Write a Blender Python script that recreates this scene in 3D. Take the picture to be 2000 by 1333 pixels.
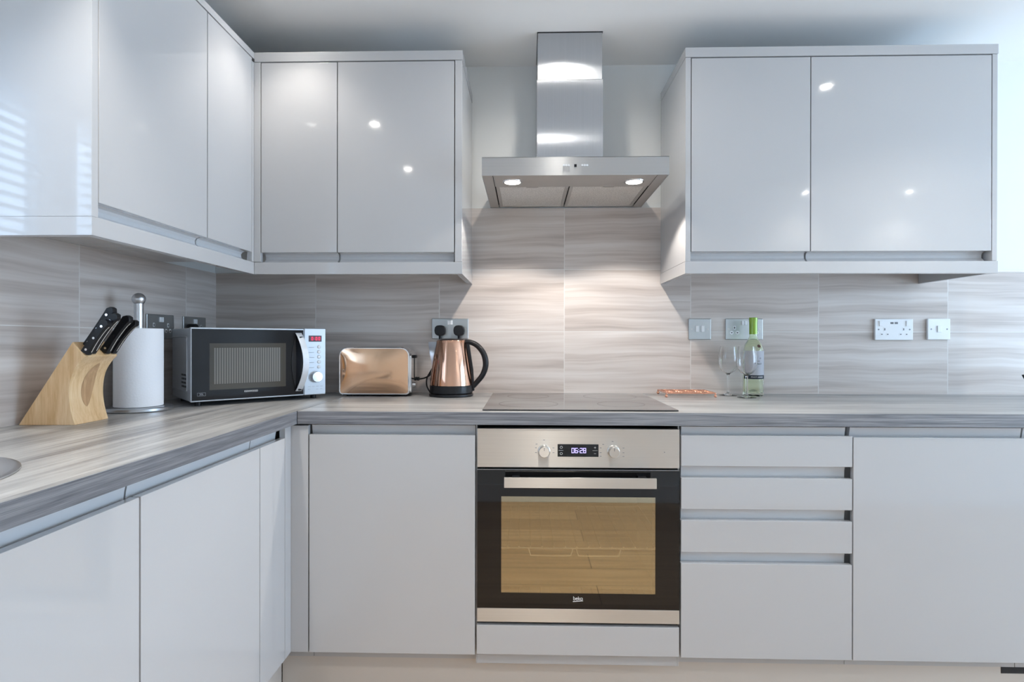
import bpy, bmesh, math, random
from mathutils import Vector, Matrix
PI = math.pi
random.seed(7)
scene = bpy.context.scene
for o in list(bpy.data.objects): bpy.data.objects.remove(o)
col = scene.collection

# ------------------------------------------------------------------ camera
cam_d = bpy.data.cameras.new('camera'); cam = bpy.data.objects.new('camera', cam_d); col.objects.link(cam)
cam_d.sensor_width = 36.0; cam_d.lens = 1107.07 / 2000 * 36; cam_d.clip_start = .02
YAW, PITCH, ROLL = .025396, -.0016836, .0013757
F_ = Vector((-math.sin(YAW)*math.cos(PITCH), math.cos(YAW)*math.cos(PITCH), math.sin(PITCH)))
R0 = Vector((math.cos(YAW), math.sin(YAW), 0)); U0 = R0.cross(F_)
R_ = R0*math.cos(ROLL) + U0*math.sin(ROLL); U_ = U0*math.cos(ROLL) - R0*math.sin(ROLL)
M_ = Matrix((R_, U_, -F_)).transposed().to_4x4(); M_.translation = Vector((.30314, -2.27753, 1.12235))
cam.matrix_world = M_
scene.camera = cam
# ------------------------------------------------------------------ world and view
world = bpy.data.worlds.new('world'); scene.world = world; world.use_nodes = True
bg = world.node_tree.nodes['Background']; bg.inputs[0].default_value = (.60, .78, 1.0, 1); bg.inputs[1].default_value = 13.0
scene.view_settings.view_transform = 'Standard'; scene.view_settings.look = 'None'
scene.view_settings.exposure = 0.13; scene.view_settings.gamma = 1.0
SPOT_W, HOOD_W = 18.5, 9.5

# ------------------------------------------------------------------ materials
def mat(name): 
    m = bpy.data.materials.new(name); m.use_nodes = True
    return m, m.node_tree.nodes, m.node_tree.links, m.node_tree.nodes['Principled BSDF']
def simple(name, c, rough=.5, metal=0, coat=0, spec=.5, trans=0, ior=1.45, emit=None, es=0, var=0, vscale=40):
    m, N, L, b = mat(name)
    b.inputs['Base Color'].default_value = (*c, 1); b.inputs['Roughness'].default_value = rough
    b.inputs['Metallic'].default_value = metal; b.inputs['Coat Weight'].default_value = coat
    b.inputs['Coat Roughness'].default_value = .03; b.inputs['Specular IOR Level'].default_value = spec
    b.inputs['Transmission Weight'].default_value = trans; b.inputs['IOR'].default_value = ior
    if emit: b.inputs['Emission Color'].default_value = (*emit, 1); b.inputs['Emission Strength'].default_value = es
    if var:
        g = N.new('ShaderNodeNewGeometry'); n = N.new('ShaderNodeTexNoise'); n.inputs['Scale'].default_value = vscale; n.inputs['Detail'].default_value = 3
        L.new(g.outputs['Position'], n.inputs['Vector'])
        mx = N.new('ShaderNodeMix'); mx.data_type = 'RGBA'
        mx.inputs[6].default_value = (*[x*(1-var) for x in c], 1); mx.inputs[7].default_value = (*[min(1, x*(1+var)) for x in c], 1)
        L.new(n.outputs['Fac'], mx.inputs[0]); L.new(mx.outputs[2], b.inputs['Base Color'])
    return m
def math_n(N, L, op, a, b=None):
    n = N.new('ShaderNodeMath'); n.operation = op
    for i, v in enumerate((a, b)):
        if v is None: continue
        if isinstance(v, (int, float)): n.inputs[i].default_value = v
        else: L.new(v, n.inputs[i])
    return n.outputs[0]
def ramp(N, L, fac, stops):
    r = N.new('ShaderNodeValToRGB'); e = r.color_ramp.elements
    e[0].position, e[0].color = stops[0][0], (*stops[0][1], 1); e[1].position, e[1].color = stops[-1][0], (*stops[-1][1], 1)
    for p, c in stops[1:-1]:
        q = e.new(p); q.color = (*c, 1)
    L.new(fac, r.inputs[0]); return r.outputs[0]

CAB = simple('grey_gloss_lacquer', (.485, .485, .492), rough=.08, coat=.5, var=.012, vscale=3)
RAIL = simple('grey_handle_rail', (.62, .62, .63), rough=.3)
PLINTH = simple('plinth_floor_glow', (.58, .53, .48), rough=.15, coat=.5)  # cabinet grey with the oak floor's warm bounce put into the colour
PLATE = simple('brushed_plate', (.44, .46, .47), rough=.38, metal=.95)
MWGLASS = simple('microwave_black_glass', (.008, .008, .010), rough=.04, spec=.32)
PAINT = simple('wall_paint', (.78, .79, .78), rough=.75, var=.01, vscale=5)
CEIL = simple('ceiling_paint', (.88, .88, .87), rough=.85, var=.01, vscale=4)
WHITE = simple('white_plastic', (.82, .83, .84), rough=.3)
WHITEM = simple('white_frame', (.8, .8, .8), rough=.4)
BLACK = simple('black_plastic', (.012, .012, .014), rough=.36, spec=.35)
DARK = simple('dark_gap', (.02, .02, .022), rough=.7)
RUBBER = simple('black_cable', (.015, .015, .016), rough=.5)
CHROME = simple('chrome', (.78, .78, .79), rough=.09, metal=1)
SATIN = simple('satin_steel', (.58, .60, .63), rough=.3, metal=1)
SILVER = simple('silver_plastic', (.50, .53, .57), rough=.35, metal=.35)
COPPER = simple('copper_gloss', (.72, .46, .30), rough=.11, metal=1, var=.02, vscale=10)
COPPERK = simple('kettle_copper', (.62, .36, .25), rough=.11, metal=1, var=.02, vscale=10)
COPPERW = simple('copper_wire', (.80, .40, .27), rough=.2, metal=1)
STEELDARK = simple('steel_filter_frame', (.55, .53, .51), rough=.35, metal=.8)
GLASSK = simple('clear_glass', (1, 1, 1), rough=0, trans=1, ior=1.36)
GREENG = simple('pale_green_glass', (.90, .95, .80), rough=0, trans=1, ior=1.3)
CAPS = simple('green_capsule', (.24, .40, .04), rough=.3, metal=.2, coat=.4)
LABEL = simple('white_paper', (.75, .75, .8), rough=.6)
INK = simple('dark_ink', (.03, .03, .05), rough=.6)
PRINT = simple('white_print', (.75, .75, .75), rough=.5)
GREYPRINT = simple('grey_print', (.16, .16, .17), rough=.5)
FAINT = simple('faint_print', (.28, .29, .31), rough=.5)
BLKGLASS = simple('black_glass', (.006, .006, .007), rough=.03, spec=.6)
HOBG = simple('hob_glass', (.014, .012, .011), rough=.05, spec=1.0, coat=.6)
ENAMEL = simple('oven_enamel', (.03, .028, .025), rough=.3)
RACKM = simple('rack_wire', (.9, .88, .83), rough=.5, metal=.2)
LED = simple('lamp_lens', (1, 1, 1), emit=(1, .96, .9), es=130)
HOODLED = simple('hood_lamp_lens', (1, 1, 1), emit=(1, .95, .88), es=9)
LEDB = simple('violet_digits', (.1, .1, .2), emit=(.42, .36, 1), es=2.2)
LEDR = simple('red_digits', (.2, .0, .02), emit=(1, .03, .10), es=1.6)
REDG = simple('dark_red_window', (.05, .008, .015), rough=.3)
PAPERM, N, L, b = mat('kitchen_paper')
b.inputs['Base Color'].default_value = (.82, .83, .86, 1); b.inputs['Roughness'].default_value = .9
g = N.new('ShaderNodeNewGeometry'); v = N.new('ShaderNodeTexVoronoi'); v.inputs['Scale'].default_value = 160; bp = N.new('ShaderNodeBump'); bp.inputs['Strength'].default_value = .25; bp.inputs['Distance'].default_value = .001
L.new(g.outputs['Position'], v.inputs['Vector']); L.new(v.outputs['Distance'], bp.inputs['Height']); L.new(bp.outputs[0], b.inputs['Normal'])

def brushed(name, c, rough, axis, aniso=.75, rot=0.0, sc=(2, 2, 300)):
    m, N, L, b = mat(name)
    b.inputs['Metallic'].default_value = 1; b.inputs['Anisotropic'].default_value = aniso; b.inputs['Anisotropic Rotation'].default_value = rot
    t = N.new('ShaderNodeTangent'); t.direction_type = 'RADIAL'; t.axis = axis; L.new(t.outputs[0], b.inputs['Tangent'])
    g = N.new('ShaderNodeNewGeometry'); mp = N.new('ShaderNodeMapping'); mp.inputs['Scale'].default_value = sc
    n = N.new('ShaderNodeTexNoise'); n.inputs['Scale'].default_value = 1; n.inputs['Detail'].default_value = 2
    L.new(g.outputs['Position'], mp.inputs[0]); L.new(mp.outputs[0], n.inputs['Vector'])
    c0 = ramp(N, L, n.outputs['Fac'], [(.3, [x*.97 for x in c]), (.7, [min(1, x*1.02) for x in c])]); L.new(c0, b.inputs['Base Color'])
    r = math_n(N, L, 'MULTIPLY_ADD', n.outputs['Fac'], .08); r.node.inputs[2].default_value = rough-.04
    L.new(r, b.inputs['Roughness'])
    return m
STEEL = brushed('brushed_steel_horizontal', (.62, .63, .64), .42, 'Z', .95, .25, sc=(3, 3, 400))
STEELV = brushed('brushed_steel_chimney', (.50, .52, .55), .17, 'Z', .97, sc=(400, 400, 3))
OVSTEEL = brushed('oven_steel', (.70, .67, .63), .40, 'Z', .95, .25, sc=(3, 3, 400))

def tile_mat(name, axis, phase):
    m, N, L, b = mat(name)
    g = N.new('ShaderNodeNewGeometry'); s = N.new('ShaderNodeSeparateXYZ'); L.new(g.outputs['Position'], s.inputs[0])
    a = s.outputs[axis]; z = s.outputs['Z']
    u = math_n(N, L, 'DIVIDE', math_n(N, L, 'SUBTRACT', a, phase), .503)
    v = math_n(N, L, 'DIVIDE', math_n(N, L, 'SUBTRACT', z, .9078), .2487)
    iu = math_n(N, L, 'FLOOR', u); iv = math_n(N, L, 'FLOOR', v)
    fu = math_n(N, L, 'FRACT', u); fv = math_n(N, L, 'FRACT', v)
    du = math_n(N, L, 'MULTIPLY', math_n(N, L, 'MINIMUM', fu, math_n(N, L, 'SUBTRACT', 1, fu)), .503)
    dv = math_n(N, L, 'MULTIPLY', math_n(N, L, 'MINIMUM', fv, math_n(N, L, 'SUBTRACT', 1, fv)), .2487)
    gr = math_n(N, L, 'LESS_THAN', math_n(N, L, 'MINIMUM', du, dv), .00155)
    cx = N.new('ShaderNodeCombineXYZ'); L.new(math_n(N, L, 'ADD', math_n(N, L, 'MULTIPLY', a, 1.0), math_n(N, L, 'MULTIPLY', iu, 7.31)), cx.inputs[0])
    L.new(math_n(N, L, 'ADD', z, math_n(N, L, 'MULTIPLY', iu, 3.7)), cx.inputs[1]); L.new(math_n(N, L, 'MULTIPLY', iv, 2.13), cx.inputs[2])
    w = N.new('ShaderNodeTexNoise'); w.inputs['Scale'].default_value = 3.0; w.inputs['Detail'].default_value = 2; L.new(cx.outputs[0], w.inputs['Vector'])
    wz = math_n(N, L, 'MULTIPLY', math_n(N, L, 'SUBTRACT', w.outputs['Fac'], .5), .035)
    def streak(sx, sz, off, det):
        c2 = N.new('ShaderNodeCombineXYZ')
        L.new(math_n(N, L, 'MULTIPLY', math_n(N, L, 'ADD', a, math_n(N, L, 'MULTIPLY', iu, 5.1)), sx), c2.inputs[0])
        L.new(math_n(N, L, 'MULTIPLY', math_n(N, L, 'ADD', math_n(N, L, 'ADD', z, wz), math_n(N, L, 'MULTIPLY', iv, 1.7)), sz), c2.inputs[1])
        L.new(math_n(N, L, 'ADD', math_n(N, L, 'MULTIPLY', iu, 3.3), off), c2.inputs[2])
        n = N.new('ShaderNodeTexNoise'); n.inputs['Scale'].default_value = 1; n.inputs['Detail'].default_value = det; n.inputs['Roughness'].default_value = .55
        L.new(c2.outputs[0], n.inputs['Vector']); return n.outputs['Fac']
    s1 = streak(1.1, 22, 0, 3); s2 = streak(2.4, 95, 9, 4)
    f = math_n(N, L, 'ADD', math_n(N, L, 'MULTIPLY', s1, .68), math_n(N, L, 'MULTIPLY', s2, .32))
    c = ramp(N, L, f, [(.32, (.39, .335, .30)), (.43, (.51, .445, .405)), (.52, (.59, .53, .49)), (.64, (.66, .61, .575))])
    mx = N.new('ShaderNodeMix'); mx.data_type = 'RGBA'; L.new(gr, mx.inputs[0]); L.new(c, mx.inputs[6]); mx.inputs[7].default_value = (.66, .63, .60, 1)
    L.new(mx.outputs[2], b.inputs['Base Color'])
    rr = math_n(N, L, 'MULTIPLY_ADD', gr, .4); rr.node.inputs[2].default_value = .30; L.new(rr, b.inputs['Roughness'])
    bp = N.new('ShaderNodeBump'); bp.invert = True; bp.inputs['Strength'].default_value = .3; bp.inputs['Distance'].default_value = .001; L.new(gr, bp.inputs['Height']); L.new(bp.outputs[0], b.inputs['Normal'])
    return m
TILEB = tile_mat('stone_tile_back', 'X', .4549)
TILEL = tile_mat('stone_tile_left', 'Y', -.7063)

def wood(name, along, stops, sa, sc_, rough, off=0, coat=0, fine=1.0):
    m, N, L, b = mat(name)
    g = N.new('ShaderNodeNewGeometry'); mp = N.new('ShaderNodeMapping')
    s = [sc_, sc_, sc_]; s['XYZ'.index(along)] = sa; mp.inputs['Scale'].default_value = s; mp.inputs['Location'].default_value = (off, off, off)
    L.new(g.outputs['Position'], mp.inputs[0])
    n = N.new('ShaderNodeTexNoise'); n.inputs['Scale'].default_value = 1; n.inputs['Detail'].default_value = 5; n.inputs['Roughness'].default_value = .62; n.inputs['Distortion'].default_value = .4
    L.new(mp.outputs[0], n.inputs['Vector'])
    mp2 = N.new('ShaderNodeMapping'); mp2.inputs['Scale'].default_value = [x*(6 if i != 'XYZ'.index(along) else 3) for i, x in enumerate(s)]; L.new(g.outputs['Position'], mp2.inputs[0])
    n2 = N.new('ShaderNodeTexNoise'); n2.inputs['Scale'].default_value = fine; n2.inputs['Detail'].default_value = 2; L.new(mp2.outputs[0], n2.inputs['Vector'])
    f = math_n(N, L, 'ADD', math_n(N, L, 'MULTIPLY', n.outputs['Fac'], .7), math_n(N, L, 'MULTIPLY', n2.outputs['Fac'], .3))
    L.new(ramp(N, L, f, stops), b.inputs['Base Color']); b.inputs['Roughness'].default_value = rough; b.inputs['Coat Weight'].default_value = coat
    return m
WT = [(.36, (.17, .17, .175)), (.45, (.28, .28, .28)), (.53, (.37, .37, .365)), (.64, (.46, .46, .45))]
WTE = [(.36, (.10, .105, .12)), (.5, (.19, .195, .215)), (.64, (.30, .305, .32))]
WORKX = wood('worktop_laminate_back', 'X', WT, 1.6, 22, .32)
WORKY = wood('worktop_laminate_left', 'Y', WT, 1.6, 22, .32, off=4)
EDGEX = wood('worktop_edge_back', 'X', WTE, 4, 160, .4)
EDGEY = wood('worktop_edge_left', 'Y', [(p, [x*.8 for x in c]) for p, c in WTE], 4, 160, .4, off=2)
BEECH = wood('beech_wood', 'Z', [(.35, (.62, .38, .18)), (.5, (.74, .50, .27)), (.65, (.83, .61, .38))], 6, 40, .4)
BEECH2 = wood('beech_wood_inlay', 'Z', [(.35, (.40, .23, .11)), (.65, (.60, .38, .21))], 6, 60, .45, off=3)

def floor_mat():
    m, N, L, b = mat('oak_laminate_floor')
    g = N.new('ShaderNodeNewGeometry'); br = N.new('ShaderNodeTexBrick')
    br.inputs['Scale'].default_value = 1; br.inputs['Brick Width'].default_value = 1.25; br.inputs['Row Height'].default_value = .19; br.inputs['Mortar Size'].default_value = .0015
    br.inputs['Color1'].default_value = (.46, .30, .17, 1); br.inputs['Color2'].default_value = (.58, .40, .24, 1); br.inputs['Mortar'].default_value = (.10, .06, .03, 1)
    L.new(g.outputs['Position'], br.inputs['Vector'])
    mp = N.new('ShaderNodeMapping'); mp.inputs['Scale'].default_value = (2, 30, 1); n = N.new('ShaderNodeTexNoise'); n.inputs['Scale'].default_value = 1; n.inputs['Detail'].default_value = 5
    L.new(g.outputs['Position'], mp.inputs[0]); L.new(mp.outputs[0], n.inputs['Vector'])
    mx = N.new('ShaderNodeMix'); mx.data_type = 'RGBA'; mx.blend_type = 'MULTIPLY'; mx.inputs[0].default_value = .7
    L.new(br.outputs[0], mx.inputs[6]); L.new(ramp(N, L, n.outputs['Fac'], [(.3, (.6, .55, .5)), (.7, (1, 1, 1))]), mx.inputs[7])
    L.new(mx.outputs[2], b.inputs['Base Color']); b.inputs['Roughness'].default_value = .32
    return m
OAK = floor_mat()
def pane_mat(name, fac, tint, gl, rough=.02):
    m = bpy.data.materials.new(name); m.use_nodes = True; N = m.node_tree.nodes; L = m.node_tree.links
    for n in list(N):
        if n.type != 'OUTPUT_MATERIAL': N.remove(n)
    out = [n for n in N if n.type == 'OUTPUT_MATERIAL'][0]
    t = N.new('ShaderNodeBsdfTransparent'); t.inputs[0].default_value = (*tint, 1)
    s = N.new('ShaderNodeBsdfGlossy'); s.inputs[0].default_value = (*gl, 1); s.inputs['Roughness'].default_value = rough
    mx = N.new('ShaderNodeMixShader'); mx.inputs[0].default_value = fac
    L.new(t.outputs[0], mx.inputs[1]); L.new(s.outputs[0], mx.inputs[2]); L.new(mx.outputs[0], out.inputs[0]); return m
OVENPANE = pane_mat('coated_oven_glass', .40, (.92, .88, .80), (.82, .75, .56))
MWPANE = pane_mat('microwave_door_glass', .10, (.30, .31, .33), (1, 1, 1))
WINPANE_L = pane_mat('daylight_dimming_glass', .06, (.62, .64, .66), (1, 1, 1))  # tint added to dim the daylight coming through the left window
WINPANE = pane_mat('window_glass', .06, (.95, .97, .98), (1, 1, 1))
MESHM, N, L, b = mat('microwave_screen')
g = N.new('ShaderNodeTexCoord'); s = N.new('ShaderNodeSeparateXYZ'); L.new(g.outputs['Object'], s.inputs[0])
w = math_n(N, L, 'SINE', math_n(N, L, 'MULTIPLY', s.outputs['X'], 2*PI/.0075))
L.new(ramp(N, L, math_n(N, L, 'MULTIPLY_ADD', w, .5), [(.2, (.05, .047, .042)), (.9, (.16, .15, .13))]), b.inputs['Base Color']); b.inputs['Roughness'].default_value = .5
[n for n in N if n.type == 'MATH' and n.operation == 'MULTIPLY_ADD'][0].inputs[2].default_value = .5
FILTER, N, L, b = mat('grease_filter_mesh')
g = N.new('ShaderNodeNewGeometry'); v = N.new('ShaderNodeTexVoronoi'); v.inputs['Scale'].default_value = 220; L.new(g.outputs['Position'], v.inputs['Vector'])
L.new(ramp(N, L, v.outputs['Distance'], [(.1, (.86, .84, .81)), (.6, (.60, .58, .56))]), b.inputs['Base Color']); b.inputs['Metallic'].default_value = .15; b.inputs['Roughness'].default_value = .45

# ------------------------------------------------------------------ mesh builder
WM = {}
def wm(o): return WM.get(o.name, Matrix.Identity(4)) if o else Matrix.Identity(4)
class MB:
    def __init__(s): s.bm = bmesh.new()
    def box(s, x0, x1, y0, y1, z0, z1, bev=0, seg=2):
        t = bmesh.new()
        P = [(x, y, z) for x in (x0, x1) for y in (y0, y1) for z in (z0, z1)]
        V = [t.verts.new(p) for p in P]
        for f in ((0, 1, 3, 2), (4, 6, 7, 5), (0, 4, 5, 1), (2, 3, 7, 6), (0, 2, 6, 4), (1, 5, 7, 3)): t.faces.new([V[i] for i in f])
        if bev: bmesh.ops.bevel(t, geom=t.edges[:], offset=bev, segments=seg, affect='EDGES', profile=.5)
        return s.add(t)
    def add(s, t, M=None):
        bmesh.ops.recalc_face_normals(t, faces=t.faces[:])
        me = bpy.data.meshes.new('tmp'); t.to_mesh(me); t.free()
        if M: me.transform(M)
        s.bm.from_mesh(me); bpy.data.meshes.remove(me); return s
    def prism(s, pts, axis, a, b, bev=0, seg=2, sel=None):
        t = bmesh.new(); k = 'XYZ'.index(axis)
        def P(p, w):
            q = [0, 0, 0]; r = [i for i in range(3) if i != k]; q[r[0]], q[r[1]], q[k] = p[0], p[1], w; return q
        A = [t.verts.new(P(p, a)) for p in pts]; B = [t.verts.new(P(p, b)) for p in pts]
        t.faces.new(A); t.faces.new(B[::-1]); n = len(pts)
        for i in range(n): t.faces.new((A[i], B[i], B[(i+1) % n], A[(i+1) % n]))
        if bev:
            E = [e for e in t.edges if sel is None or sel(e)]
            bmesh.ops.bevel(t, geom=E, offset=bev, segments=seg, affect='EDGES', profile=.5)
        return s.add(t)
    def lathe(s, prof, c=(0, 0, 0), n=48, close=False, M=None):
        t = bmesh.new(); rings = []
        for r, z in prof:
            if r < 1e-6: rings.append([t.verts.new((c[0], c[1], c[2]+z))])
            else: rings.append([t.verts.new((c[0]+r*math.cos(2*PI*i/n), c[1]+r*math.sin(2*PI*i/n), c[2]+z)) for i in range(n)])
        pairs = list(zip(rings, rings[1:])) + ([(rings[-1], rings[0])] if close else [])
        for A, B in pairs:
            for i in range(n):
                j = (i+1) % n
                if len(A) == 1 and len(B) == 1: continue
                if len(A) == 1: t.faces.new((A[0], B[i], B[j]))
                elif len(B) == 1: t.faces.new((A[i], B[0], A[j]))
                else: t.faces.new((A[i], B[i], B[j], A[j]))
        return s.add(t, M)
    def cyl(s, p0, p1, r, r1=None, n=32, bev=0):
        p0, p1 = Vector(p0), Vector(p1); h = (p1-p0).length; r1 = r if r1 is None else r1
        M = Matrix.Translation(p0) @ (p1-p0).to_track_quat('Z', 'Y').to_matrix().to_4x4()
        if bev: pr = [(0, 0), (r-bev, 0), (r-bev*.3, bev*.3), (r, bev), (r1, h-bev), (r1-bev*.3, h-bev*.3), (r1-bev, h), (0, h)]
        else: pr = [(0, 0), (r, 0), (r1, h), (0, h)]
        return s.lathe(pr, n=n, M=M)
    def ball(s, c, r, n=20, sc=(1, 1, 1)):
        pr = [(r*math.sin(PI*i/n), -r*math.cos(PI*i/n)) for i in range(n+1)]; pr[0] = (0, -r); pr[-1] = (0, r)
        return s.lathe(pr, n=24, M=Matrix.Translation(c) @ Matrix.Diagonal((*sc, 1)))
    def tube(s, pts, r, n=10, closed=False, flat=1.0):
        t = bmesh.new(); pts = [Vector(p) for p in pts]; m = len(pts); rings = []; up = None
        for i, p in enumerate(pts):
            if closed: d = (pts[(i+1) % m]-pts[i-1]).normalized()
            else: d = (pts[min(i+1, m-1)]-pts[max(i-1, 0)]).normalized()
            if up is None:
                up = Vector((0, 0, 1)) if abs(d.z) < .9 else Vector((1, 0, 0))
            up = (up-d*up.dot(d)).normalized(); sd = d.cross(up)
            rr = r[i] if isinstance(r, (list, tuple)) else r
            rings.append([t.verts.new(p+(sd*math.cos(2*PI*k/n)*flat+up*math.sin(2*PI*k/n))*rr) for k in range(n)])
        for i in range(m if closed else m-1):
            A, B = rings[i], rings[(i+1) % m]
            for k in range(n): t.faces.new((A[k], B[k], B[(k+1) % n], A[(k+1) % n]))
        if not closed: t.faces.new(rings[0][::-1]); t.faces.new(rings[-1])
        return s.add(t)
    def build(s, name, m, parent=None, local=False, angle=35):
        me = bpy.data.meshes.new(name); s.bm.to_mesh(me); s.bm.free()
        if parent is not None and not local: me.transform(wm(parent).inverted())
        for p in me.polygons: p.use_smooth = True
        me.set_sharp_from_angle(angle=math.radians(angle))
        me.materials.append(m); o = bpy.data.objects.new(name, me); col.objects.link(o)
        wn_ = o.modifiers.new('normals', 'WEIGHTED_NORMAL'); wn_.keep_sharp = True; wn_.weight = 100
        if parent is not None: o.parent = parent; WM[o.name] = wm(parent)
        return o
def spline(P, n=8):
    P = [Vector(p) for p in P]; out = []
    for i in range(len(P)-1):
        a, b, c, d = P[max(i-1, 0)], P[i], P[i+1], P[min(i+2, len(P)-1)]
        for k in range(n):
            t = k/n; out.append(.5*((2*b)+(c-a)*t+(2*a-5*b+4*c-d)*t*t+(3*b-a-3*c+d)*t**3))
    return out+[P[-1]]
def thing(name, label, cat, loc=(0, 0, 0), rz=0, group=None):
    o = bpy.data.objects.new(name, None); col.objects.link(o); o.empty_display_size = .05
    o.location = loc; o.rotation_euler = (0, 0, rz); WM[o.name] = Matrix.Translation(loc) @ Matrix.Rotation(rz, 4, 'Z')
    return tag(o, label, cat, group)
def tag(o, label, cat, group=None):
    o['label'] = label; o['category'] = cat
    if group: o['group'] = group
    return o
def struct(o): o['kind'] = 'structure'; return o
def text(name, body, size, m, parent, M, ext=.0002, spacing=1.0, world=False):
    cu = bpy.data.curves.new(name, 'FONT'); cu.body = body; cu.size = size; cu.extrude = ext; cu.align_x = 'CENTER'; cu.align_y = 'CENTER'; cu.space_character = spacing
    tmp = bpy.data.objects.new('tmp', cu); col.objects.link(tmp); bpy.context.view_layer.update()
    me = bpy.data.meshes.new_from_object(tmp.evaluated_get(bpy.context.evaluated_depsgraph_get()))
    bpy.data.objects.remove(tmp); me.transform(wm(parent).inverted() @ M if world else M); me.materials.clear(); me.materials.append(m)
    o = bpy.data.objects.new(name, me); col.objects.link(o); o.parent = parent; WM[o.name] = wm(parent); return o
FRONT = Matrix.Rotation(PI/2, 4, 'X')        # text plane facing -y
SEG = {'0': 'abcdef', '1': 'bc', '2': 'abged', '3': 'abgcd', '4': 'fgbc', '5': 'afgcd', '6': 'afgedc', '7': 'abc', '8': 'abcdefg', '9': 'abcdfg'}
def digits(mb, s, x, y, z, h, pitch, t, dy):
    w = h*.55
    for ch in s:
        if ch == ':':
            for q in (.3, .7): mb.box(x+pitch*.02, x+pitch*.02+t, y-dy, y, z+h*q-t/2, z+h*q+t/2)
            x += pitch*.45; continue
        R = dict(a=(0, w, h-t, h), d=(0, w, 0, t), g=(0, w, h/2-t/2, h/2+t/2), f=(0, t, h/2, h), e=(0, t, 0, h/2), b=(w-t, w, h/2, h), c=(w-t, w, 0, h/2))
        for k in SEG[ch]:
            a = R[k]; mb.box(x+a[0], x+a[1], y-dy, y, z+a[2], z+a[3])
        x += pitch
    return mb

# ------------------------------------------------------------------ room shell
XL, XR, YF, ZC = -.9606, 4.3, -2.86, 2.226
struct(MB().box(XL-.3, XR+.2, YF-.2, .25, -.12, 0).build('floor', OAK))
struct(MB().box(XL-.3, XR+.2, YF-.2, .25, ZC, ZC+.12).build('ceiling', CEIL))
wb = struct(MB().box(XL-.3, XR+.2, .008, .2, 0, ZC).build('wall_back', PAINT))
struct(MB().box(XL-.3, XR+.2, YF-.15, YF, 0, ZC).build('wall_front', PAINT))
WY0, WY1, WZ0, WZ1 = -2.35, -1.125, 1.12, 1.79
m = MB(); X0, X1 = XL-.25, XL-.008
m.box(X0, X1, YF, .008, 0, WZ0).box(X0, X1, YF, .008, WZ1, ZC).box(X0, X1, YF, WY0, WZ0, WZ1).box(X0, X1, WY1, .008, WZ0, WZ1)
wl = struct(m.build('wall_left', PAINT))
RY0, RY1, RZ0, RZ1 = -2.3, -.35, .15, 2.05
m = MB(); m.box(XR, XR+.2, YF, .008, 0, RZ0).box(XR, XR+.2, YF, .008, RZ1, ZC).box(XR, XR+.2, YF, RY0, RZ0, RZ1).box(XR, XR+.2, RY1, .008, RZ0, RZ1)
struct(m.build('wall_right', PAINT))
# tiled splashbacks (tiles stand 8 mm proud of the plaster)
m = MB(); m.box(XL, 2.9, 0, .0085, .86, 1.3925).box(.02, .84, 0, .0085, 1.3925, 1.6525)
m.build('tile_panel', TILEB, wb)
m = MB(); m.box(XL-.0085, XL, YF+.4, 0, .86, WZ0+.0).box(XL-.0085, XL, WY1, 0, WZ0, 1.3925)
m.build('tile_panel', TILEL, wl)
m = MB(); m.box(1.868, 2.9, -.0015, .0085, 1.3928, 1.3985, .0008); struct(m.build('trim_1', WHITEM))
# window in the left wall: frame, mullion, glass
wx = XL-.058
wn = MB(); f = .035
wn.box(wx-.018, wx+.018, WY0, WY1, WZ0, WZ0+f, .003).box(wx-.018, wx+.018, WY0, WY1, WZ1-f, WZ1, .003).box(wx-.018, wx+.018, WY0, WY0+f, WZ0+f, WZ1-f, .003).box(wx-.018, wx+.018, WY1-f, WY1, WZ0+f, WZ1-f, .003)
w1 = struct(wn.build('window_1', WHITEM))
MB().box(wx-.018, wx+.020, -1.495, -1.360, WZ0+f, WZ1-f, .003).build('window_frame', WHITEM, w1)
MB().box(wx-.004, wx+.004, WY0+f, -1.497, WZ0+f, WZ1-f).build('pane', WINPANE_L, w1)
MB().box(wx-.004, wx+.004, -1.358, WY1-f, WZ0+f, WZ1-f).build('pane', WINPANE_L, w1)
def blind(y0, y1, lab):
    t = thing('venetian_blind', lab, 'blind', (XL-.022, (y0+y1)/2, WZ0+.02), group=None)
    MB().box(XL-.036, XL-.009, y0, y1, WZ1-.03, WZ1-.001, .002).build('head_rail', WHITEM, t)
    MB().box(XL-.034, XL-.010, y0, y1, WZ0+.004, WZ0+.016, .002).build('bottom_rail', WHITEM, t)
    n = 0; z = WZ0+.034; s = MB()
    while z < WZ1-.04:
        a = math.radians(-10); c, d = .0125*math.cos(a), .0125*math.sin(a); X = XL-.022
        s.prism([(X-c, z+d), (X, z+.0012), (X+c, z-d), (X+c, z-d-.0006), (X, z+.0004), (X-c, z+d-.0006)], 'Y', y0, y1); z += .03
    s.build('slats', WHITEM, t)
    for q in (.15, .85):
        yy = y0+(y1-y0)*q; MB().cyl((XL-.022, yy, WZ0+.01), (XL-.022, yy, WZ1-.03), .0008, n=6).build('ladder_cord', WHITEM, t)
blind(-1.358, -1.130, 'narrow white venetian blind in the first pane beside the wall cupboards')
blind(-2.345, -1.497, 'wide white venetian blind in the second pane above the sink')
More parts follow.
